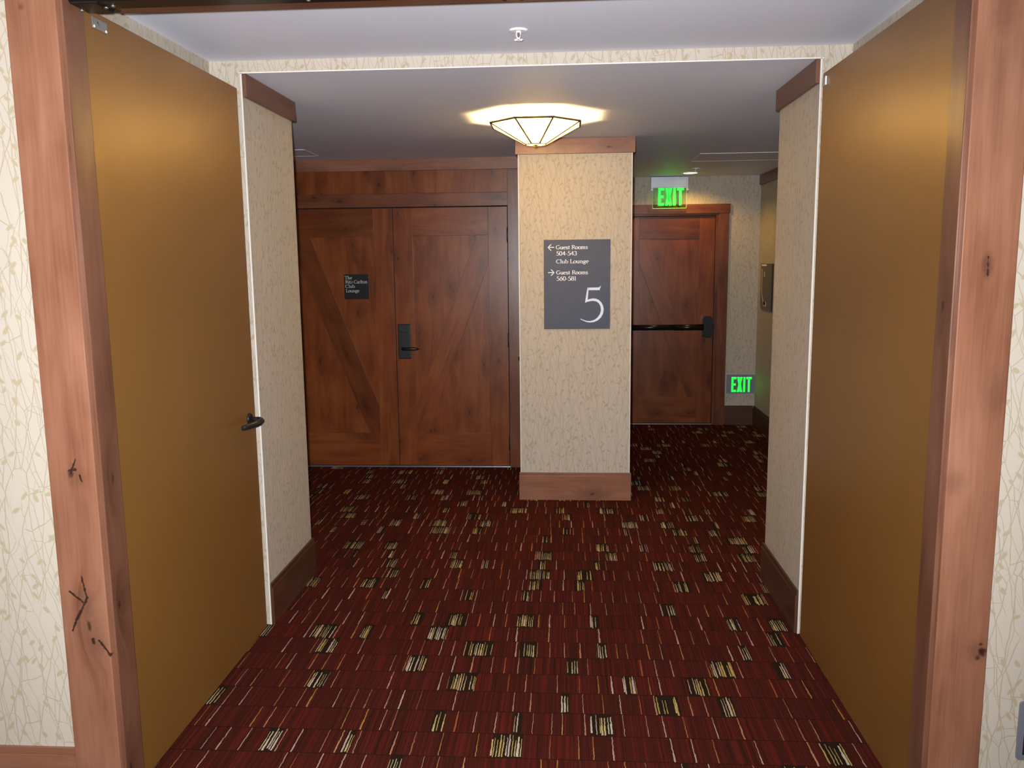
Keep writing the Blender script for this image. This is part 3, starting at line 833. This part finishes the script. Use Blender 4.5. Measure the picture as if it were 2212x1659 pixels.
mb.poly([(sp(*q)[0], yt, sp(*q)[1]) for q in ((1050, 873), (1078, 862), (1099, 838), (1072, 918))])
obj('numeral', mb, 'letter_blue', ds, label='large pale blue numeral 5')

# ------------------------------------------------------------------ braced wooden doors
def braced_leaf(t, x0, x1, ztop, zbot, yf, lean, mat='door_wood', rail='door_wood', brc='door_wood'):
    """yf: front face; lean +1: brace runs from upper left to lower right"""
    st, tr, br = 0.155, 0.222, 0.275
    yb, yp = yf + 0.045, yf + 0.009
    leaf = obj('leaf', MB().box(x0, x1, yp + 0.012, yb, zbot, ztop), mat, t, 'z')
    box('stile', mat, (x0, x0 + st, yf, yp + 0.012, zbot, ztop), leaf, 'z', 0.0012)
    box('stile', mat, (x1 - st, x1, yf, yp + 0.012, zbot, ztop), leaf, 'z', 0.0012)
    box('top_rail', rail, (x0 + st, x1 - st, yf, yp + 0.012, ztop - tr, ztop), leaf, 'x', 0.0012)
    box('bottom_rail', mat, (x0 + st, x1 - st, yf, yp + 0.012, zbot, zbot + br), leaf, 'x', 0.0012)
    a0, a1, b0, b1 = x0 + st, x1 - st, zbot + br, ztop - tr
    w, h = a1 - a0, b1 - b0
    # brace with its acute ends cut to the frame's inner edges
    dx, dz = 0.088, 0.228
    brace = [(a0 + dx, b1), (a1, b0 + dz), (a1, b0), (a1 - dx, b0), (a0, b1 - dz), (a0, b1)]
    up = [(a0 + dx, b1), (a1, b1), (a1, b0 + dz)]
    dn = [(a0, b1 - dz), (a1 - dx, b0), (a0, b0)]
    if lean < 0:
        f = lambda ps: [(a0 + a1 - p[0], p[1]) for p in ps]
        brace, up, dn = f(brace), f(up), f(dn)
    L = math.hypot(w, h)
    obj('brace', MB().prism(brace, 'y', yf + 0.001, yp + 0.012, 0.0012), brc, leaf, (-lean * w / L, h / L))
    obj('panel', MB().prism(up, 'y', yp, yp + 0.012), mat, leaf, 'z')
    obj('panel', MB().prism(dn, 'y', yp, yp + 0.012), mat, leaf, 'z')
    return leaf

# lounge double door
xs_, xh = -1.3965, -0.4675
lo_ = empty('door_3', (xs_, YL, 0), kind=S, label='double brown wooden lounge doors with diagonal braces', cat='door')
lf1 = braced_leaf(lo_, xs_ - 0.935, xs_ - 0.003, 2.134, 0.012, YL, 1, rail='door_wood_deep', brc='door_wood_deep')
lf2 = braced_leaf(lo_, xs_ + 0.003, xh, 2.134, 0.012, YL, -1)
box('gap_backing', 'dark', (xs_ - 0.937, xh + 0.006, YL + 0.047, YL + 0.053, 0.010, 2.142), lo_)  # dark sheet behind the leaves, its colour stands in for shade in the gap
box('meeting_strip', 'dark', (xs_ - 0.003, xs_ + 0.003, YL + 0.012, YL + 0.045, 0.012, 2.134), lo_)
for z0 in (1.853, 1.004, 0.143):
    mb = MB().lathe([(0.0075, z0), (0.0075, z0 + 0.115)], (xh + 0.003, YL - 0.006, 0), 12)
    for kk in range(1, 5):
        mb.lathe([(0.0082, z0 + kk * 0.023 - 0.001), (0.0082, z0 + kk * 0.023 + 0.001)], (xh + 0.003, YL - 0.006, 0), 12)
    obj('hinge', mb, 'black', lo_, label='black butt hinge')
lk = obj('lock_plate', MB().box(-1.3745, -1.2745, YL - 0.018, YL, 0.916, 1.196, bevel=0.004), 'black', lf2, label='black card lock plate')
# parts of the lock hang on the door so as not to go a level too deep
obj('lock_frame', MB().box(-1.3775, -1.2715, YL - 0.009, YL, 0.912, 1.1995, bevel=0.002), 'black_bar', lf2)
obj('card_slot', MB().box(-1.360, -1.294, YL - 0.0185, YL - 0.016, 1.130, 1.136), 'dark', lf2)
obj('lever', MB().tube([(-1.338, YL - 0.016, 0.998), (-1.336, YL - 0.040, 0.998), (-1.322, YL - 0.055, 0.998), (-1.290, YL - 0.060, 0.999), (-1.245, YL - 0.060, 1.000), (-1.212, YL - 0.055, 0.998), (-1.196, YL - 0.050, 0.997)],
     [0.014, 0.013, 0.0135, 0.0135, 0.0145, 0.011, 0.003], 14), 'black', lf2, label='black lever handle')
box('threshold', 'threshold', (xs_ - 0.95, xh + 0.01, YL - 0.035, YL + 0.05, 0, 0.010), lo_, None, 0.002, label='bluish metal threshold')
lfm = empty('trim_8', (-1.4, YL, 0), kind=S, label='stained wood frame and stacked header boards round the lounge doors', cat='trim')
box('right_casing', 'frame_wood', (xh + 0.006, XPL - 0.0125, YL - 0.020, YL + 0.055, 0, 2.425), lfm, 'z', 0.0015)
box('left_casing', 'frame_wood', (xs_ - 0.937 - 0.135, xs_ - 0.938, YL - 0.020, YL + 0.055, 0, 2.425), lfm, 'z', 0.0015)
box('head_board', 'frame_wood', (xs_ - 0.938, xh + 0.006, YL - 0.014, YL + 0.055, 2.142, 2.247), lfm, 'x', 0.0015)
for a, b in ((xs_ - 0.938, -1.86), (-1.86, -1.44), (-1.44, -1.02), (-1.02, -0.72), (-0.72, xh + 0.006)):
    box('header_plank', 'door_wood', (a, b, YL - 0.020, YL + 0.055, 2.247, 2.425), lfm, 'z', 0.0006)
box('crown_board', 'wood', (-6.1, XPL - 0.018, YL - 0.036, YL + 0.055, 2.425, H2), lfm, 'x', 0.0015)
# small lever rest on the pillar's left flank
kn = empty('door_stop', (XPL - 0.012, 6.50, 0.925), label='small dark metal knob on the pillar flank by the lounge doors', cat='door stop')
obj('plate', MB().lathe([(0.024, 0.0), (0.024, -0.005), (0.012, -0.012)], (XPL, 6.50, 0.942), 18, 'x'), 'bronze', kn)
obj('knob', MB().lathe([(0.008, -0.008), (0.009, -0.025), (0.017, -0.032), (0.019, -0.042), (0.012, -0.050)], (XPL, 6.50, 0.942), 18, 'x'), 'bronze', kn)

# sign on the lounge door
CX0, CX1, CZ0, CZ1 = -1.8150, -1.6100, 1.4050, 1.6085
ls = empty('lounge_sign', ((CX0 + CX1) / 2, YL, CZ0), label='small square black name sign on the left lounge door', cat='sign')
yc = YL + 0.009 - 0.006
box('panel', 'sign_black', (CX0, CX1, yc, YL + 0.009, CZ0, CZ1), ls, None, 0.0008)
UC = (CX1 - CX0) / 1100.0
for txt, lx, base, wd, cap in (('The', 290, 490, 330, 138), ('Ritz-Carlton', 310, 672, 985, 140), ('Club', 300, 862, 430, 138), ('Lounge', 322, 1058, 600, 138)):
    obj('lettering', text_mesh(MB(), txt, CX0 + (lx - 245) * UC, CZ1 - (base - 275) * UC, wd * UC, cap * UC, yc - 0.0006, 0.08, 0.17), 'letter_grey', ls)

# ------------------------------------------------------------------ exit door
ex = empty('door_4', (1.05, YE, 0), kind=S, label='brown wooden exit door with black push bar beyond the pillar', cat='door')
YX = YE + 0.022
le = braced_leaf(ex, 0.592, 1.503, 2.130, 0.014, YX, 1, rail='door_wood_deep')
box('threshold', 'threshold', (0.60, 1.515, YE - 0.006, YX + 0.045, 0, 0.010), ex, None, 0.002, label='bright metal threshold')
pb = obj('push_bar', MB().tube([(0.66, YX - 0.075, 1.016), (1.10, YX - 0.075, 1.016)], 0.0285, 16).tube([(1.10, YX - 0.075, 1.016), (1.40, YX - 0.075, 1.016)], 0.031, 16), 'black_bar', ex, 'x', label='black horizontal push bar')
for a in (1.392, 0.588):
    mb = MB().prism([(a, 0.930), (a + 0.010, 0.915), (a + 0.080, 0.915), (a + 0.088, 0.930), (a + 0.088, 1.110), (a + 0.080, 1.124), (a + 0.010, 1.124), (a, 1.110)], 'y', YX - 0.105, YX, 0.003)
    obj('bar_bracket', mb, 'black_bar', ex)
obj('latch_strike', MB().box(1.482, 1.515, YX - 0.03, YX, 0.985, 1.045, bevel=0.002), 'black_bar', ex)
efm = empty('trim_9', (1.2, YE, 0), kind=S, label='stained wood casing round the exit door', cat='trim')
box('jamb', 'frame_wood', (1.506, 1.5365, YE - 0.006, YE + 0.085, 0, 2.155), efm, 'z', 0.001)
box('jamb', 'frame_wood', (0.565, 0.589, YE - 0.006, YE + 0.085, 0, 2.155), efm, 'z', 0.001)
box('head_jamb', 'frame_wood', (0.589, 1.506, YE - 0.006, YE + 0.085, 2.134, 2.155), efm, 'x', 0.001)
box('casing', 'frame_wood', (1.536, 1.6340, YE - 0.020, YE, 0, 2.155), efm, 'z', 0.0015)
box('casing', 'frame_wood', (XPR + 0.0125, 0.562, YE - 0.020, YE, 0, 2.155), efm, 'z', 0.0015)
box('head_casing', 'frame_wood', (XPR, 1.642, YE - 0.026, YE, 2.155, 2.246), efm, 'x', 0.0015)

# ------------------------------------------------------------------ EXIT letters
def exit_letters(mb, x0, x1, z0, z1, y, sk=0.0, st=0.36):
    """block capitals; letters E X I T share the width in the sign's proportions"""
    tot = x1 - x0
    zz = lambda f: z0 + (z1 - z0) * f
    def q(pts):
        mb.poly([(x0 + tot * a, y, zz(b)) for a, b in pts])
    def rect(a, b, c, d): q([(a, c), (b, c), (b, d), (a, d)])
    th = 0.145                      # horizontal bar height as a share of the letter
    sw = 0.098                      # stem width as a share of the word
    rect(0.0, sw, 0, 1)
    rect(sw, 0.235, 1 - th, 1)
    rect(sw, 0.215, 0.5 - th * 0.5, 0.5 + th * 0.5)
    rect(sw, 0.235, 0, th)
    a, b = 0.27, 0.545
    q([(a, 0), (a + 0.115, 0), (b, 1), (b - 0.115, 1)])
    q([(b - 0.115, 0), (b, 0), (a + 0.115, 1), (a, 1)])
    rect(0.585, 0.585 + sw, 0, 1)
    rect(0.725, 1.0, 1 - th, 1)
    rect(0.8625 - sw / 2, 0.8625 + sw / 2, 0, 1 - th)
    return mb

es = empty('exit_sign', (1.035, YE - 0.05, 2.203), label='clear acrylic hanging EXIT sign lit green above the exit door', cat='exit sign')
obj('housing', MB().box(0.8476, 1.2184, YE - 0.060, YE, 2.398, 2.514, bevel=0.004).box(0.8476, 0.864, YE - 0.060, YE, 2.380, 2.398).box(1.199, 1.2184, YE - 0.060, YE, 2.380, 2.398), 'grey_housing', es, label='pale grey housing')
box('face_plate', 'grey_housing', (0.866, 1.196, YE - 0.063, YE - 0.060, 2.410, 2.492), es, None, 0.001)
pan = box('acrylic_panel', 'acrylic', (0.866, 1.197, YE - 0.068, YE - 0.062, 2.207, 2.412), es)
box('lit_edge', 'exit_edge', (0.867, 1.196, YE - 0.0685, YE - 0.0625, 2.2035, 2.2075), es)
for a in (0.8645, 1.1965):
    box('panel_edge', 'edge_pale', (a, a + 0.003, YE - 0.0685, YE - 0.0615, 2.2075, 2.378), es)
for a in (0.864, 1.1965):
    box('panel_clip', 'white_metal', (a, a + 0.006, YE - 0.070, YE - 0.060, 2.378, 2.412), es)
obj('letters', exit_letters(MB(), 0.920, 1.172, 2.232, 2.404, YE - 0.0695), 'exit_green', es, label='glowing green word EXIT')

e2 = empty('exit_sign', (1.795, YE, 0.325), label='grey low-level EXIT sign with green letters just above the far baseboard', cat='exit sign')
box('plate', 'grey_plate', (1.648, 1.936, YE - 0.012, YE, 0.328, 0.527), e2, None, 0.002)
obj('rim', MB().box(1.642, 1.9395, YE - 0.008, YE, 0.323, 0.531, bevel=0.001), 'grey_housing', e2)
obj('letters', exit_letters(MB(), 1.700, 1.905, 0.344, 0.500, YE - 0.0126), 'exit_green', e2, label='glowing green word EXIT')

# ------------------------------------------------------------------ evacuation plan on the side wall
ev = empty('evacuation_plan', (XEW, 8.22, 1.20), label='grey evacuation plan board on the side wall by the exit door', cat='sign')
xe = XEW - 0.012
obj('board', MB().prism([(8.005, 1.652), (8.450, 1.652), (8.450, 1.235), (8.40, 1.205), (8.005, 1.205)], 'x', xe, XEW, 0.001), 'plan', ev)
def strip_x(mb, pts, w):
    for a, b in zip(pts[:-1], pts[1:]):
        dy, dz = b[0] - a[0], b[1] - a[1]
        L = math.hypot(dy, dz)
        oy, oz = -dz / L * w / 2, dy / L * w / 2
        mb.poly([(xe - 0.0006, a[0] + oy, a[1] + oz), (xe - 0.0006, a[0] - oy, a[1] - oz), (xe - 0.0006, b[0] - oy, b[1] - oz), (xe - 0.0006, b[0] + oy, b[1] + oz)])
    return mb
obj('plan_outline', strip_x(strip_x(MB(), [(8.395, 1.600), (8.39, 1.50), (8.40, 1.42), (8.375, 1.34), (8.31, 1.275), (8.24, 1.262)], 0.030), [(8.25, 1.285), (8.25, 1.240)], 0.11), 'letter_grey', ev)
obj('plan_mark', strip_x(MB(), [(8.30, 1.575), (8.295, 1.525)], 0.035), 'letter_grey', ev)
obj('heading_bar', strip_x(MB(), [(8.42, 1.636), (8.22, 1.636)], 0.016), 'letter', ev)
box('edge_rail', 'bronze', (xe - 0.002, XEW, 7.992, 8.005, 1.205, 1.652), ev)

# ------------------------------------------------------------------ ceiling lamp: eight-sided art glass bowl
ZT, ZBOT = 2.4765, 2.365
A0, A1 = 0.253, 0.057
def bowl_lamp(LX, LY, lab):
    lp = empty('ceiling_lamp', (LX, LY, ZBOT), label=lab, cat='ceiling lamp')
    def octo(a, z):
        r = a / math.cos(math.pi / 8)
        return [Vector((LX + r * math.cos(math.pi / 8 + i * math.pi / 4), LY + r * math.sin(math.pi / 8 + i * math.pi / 4), z)) for i in range(8)]
    to, bo = octo(A0, ZT), octo(A1, ZBOT)
    for i in range(8):
        j = (i + 1) % 8
        q = [to[i], to[j], bo[j], bo[i]]
        nrm = (q[1] - q[0]).cross(q[2] - q[0]).normalized() * 0.0015
        b = bmesh.new()
        lo1 = [b.verts.new(p + nrm) for p in q]
        hi1 = [b.verts.new(p - nrm) for p in q]
        b.faces.new(lo1); b.faces.new(hi1[::-1])
        for kk in range(4):
            b.faces.new((lo1[kk], lo1[(kk + 1) % 4], hi1[(kk + 1) % 4], hi1[kk]))
        mbp = MB(); mbp.merge(b)
        obj('glass_pane', mbp, 'opal', lp)
        obj('came', MB().tube([to[i], bo[i]], 0.0052, 6), 'came', lp)
        obj('rim_bar', MB().tube([to[i], to[j]], 0.0066, 6), 'came', lp)
        obj('base_bar', MB().tube([bo[i], bo[j]], 0.0040, 6), 'came', lp)
    obj('base_glass', MB().prism([(p.x, p.y) for p in bo], 'z', ZBOT - 0.002, ZBOT + 0.001), 'opal', lp)
    obj('finial', MB().lathe([(0.003, -0.022), (0.006, -0.020), (0.006, -0.006), (0.018, -0.003), (0.018, 0.0)], (LX, LY, ZBOT - 0.002), 16), 'brass', lp)
    obj('canopy', MB().lathe([(0.075, H2), (0.075, H2 - 0.012), (0.05, H2 - 0.020), (0.008, H2 - 0.022), (0.006, ZBOT)], (LX, LY, 0), 24), 'white_metal', lp)
    for sx in (-1, 1):
        obj('bulb', MB().lathe([(0.006, 0.0), (0.010, 0.004), (0.013, 0.012), (0.010, 0.020), (0.004, 0.023)], (LX + sx * 0.036, LY, 2.368), 16), 'downlight', lp)
        light('lamp_bulb', 'POINT', (LX + sx * 0.036, LY, 2.408), LAMP_W, (1.0, 0.67, 0.26), 0.022)
LAMP_W = 82.0
bowl_lamp(-0.170, 4.95, 'lit octagonal glass bowl lamp under the ceiling in front of the pillar')

# ------------------------------------------------------------------ sprinklers, downlight, wall plate
def sprinkler(x, y, zc, lab):
    t = empty('sprinkler', (x, y, zc - 0.04), label=lab, cat='sprinkler', group='ceiling sprinklers')
    obj('escutcheon', MB().lathe([(0.036, 0.0), (0.036, -0.003), (0.028, -0.007), (0.020, -0.004), (0.012, -0.005)], (x, y, zc), 28), 'white_metal', t)
    obj('body', MB().lathe([(0.010, 0.0), (0.010, -0.008), (0.007, -0.010)], (x, y, zc), 16), 'white_metal', t)
    for s in (-1, 1):
        obj('frame_arm', MB().tube([(x + s * 0.007, y, zc - 0.008), (x + s * 0.0085, y, zc - 0.016), (x + s * 0.0075, y, zc - 0.023), (x + s * 0.002, y, zc - 0.031)], 0.0021, 8), 'white_metal', t)
    obj('bulb', MB().tube([(x, y, zc - 0.009), (x, y, zc - 0.027)], 0.0014, 8), 'red_bulb', t)
    obj('boss', MB().lathe([(0.003, -0.027), (0.0035, -0.035), (0.002, -0.037)], (x, y, zc), 12), 'white_metal', t)
    mb = MB()
    for kk in range(10):
        a = 2 * math.pi * kk / 10
        mb.tube([(x + 0.003 * math.cos(a), y + 0.003 * math.sin(a), zc - 0.036), (x + 0.013 * math.cos(a), y + 0.013 * math.sin(a), zc - 0.0365), (x + 0.016 * math.cos(a), y + 0.016 * math.sin(a), zc - 0.0345)], 0.0022, 6)
    obj('deflector', mb, 'white_metal', t)
sprinkler(-0.1775, 3.323, H1, 'white fire sprinkler head on the near ceiling between the open doors')
sprinkler(1.1845, 7.86, H2, 'small fire sprinkler head in front of the recessed downlight')

dn = empty('recessed_downlight', (1.1877, 8.245, H2 - 0.006), label='round recessed downlight glowing in the ceiling before the exit door', cat='downlight')
obj('trim_ring', MB().lathe([(0.085, 0.0), (0.085, -0.004), (0.070, -0.006), (0.068, 0.0)], (1.1877, 8.245, H2), 28), 'white_metal', dn)
obj('lens', MB().lathe([(0.066, -0.0005), (0.066, -0.003), (0.02, -0.006)], (1.1877, 8.245, H2), 28), 'downlight', dn)
light('downlight_bulb', 'SPOT', (1.1877, 8.245, H2 - 0.02), 26.0, (1.0, 0.58, 0.12), 0.04, aim=(1.1877, 8.245, 0), spot=math.radians(150), blend=0.5)

wpz = empty('wall_plate', (1.40, YF, 0.245), label='grey metal wall plate with rounded corners low at the right edge', cat='wall plate')
r_ = 0.010
x0, x1, z0, z1 = 1.309, 1.49, 0.245, 0.426
pts = []
for cx_, cz_, a0 in ((x1 - r_, z1 - r_, 0), (x0 + r_, z1 - r_, 90), (x0 + r_, z0 + r_, 180), (x1 - r_, z0 + r_, 270)):
    pts += arc(cx_, cz_, r_, r_, a0, a0 + 90, 5)
obj('plate', MB().prism(pts, 'y', YF - 0.007, YF), 'grey_plate', wpz)
box('recess', 'dark', (1.325, 1.475, YF - 0.0075, YF - 0.006, 0.262, 0.400), wpz)
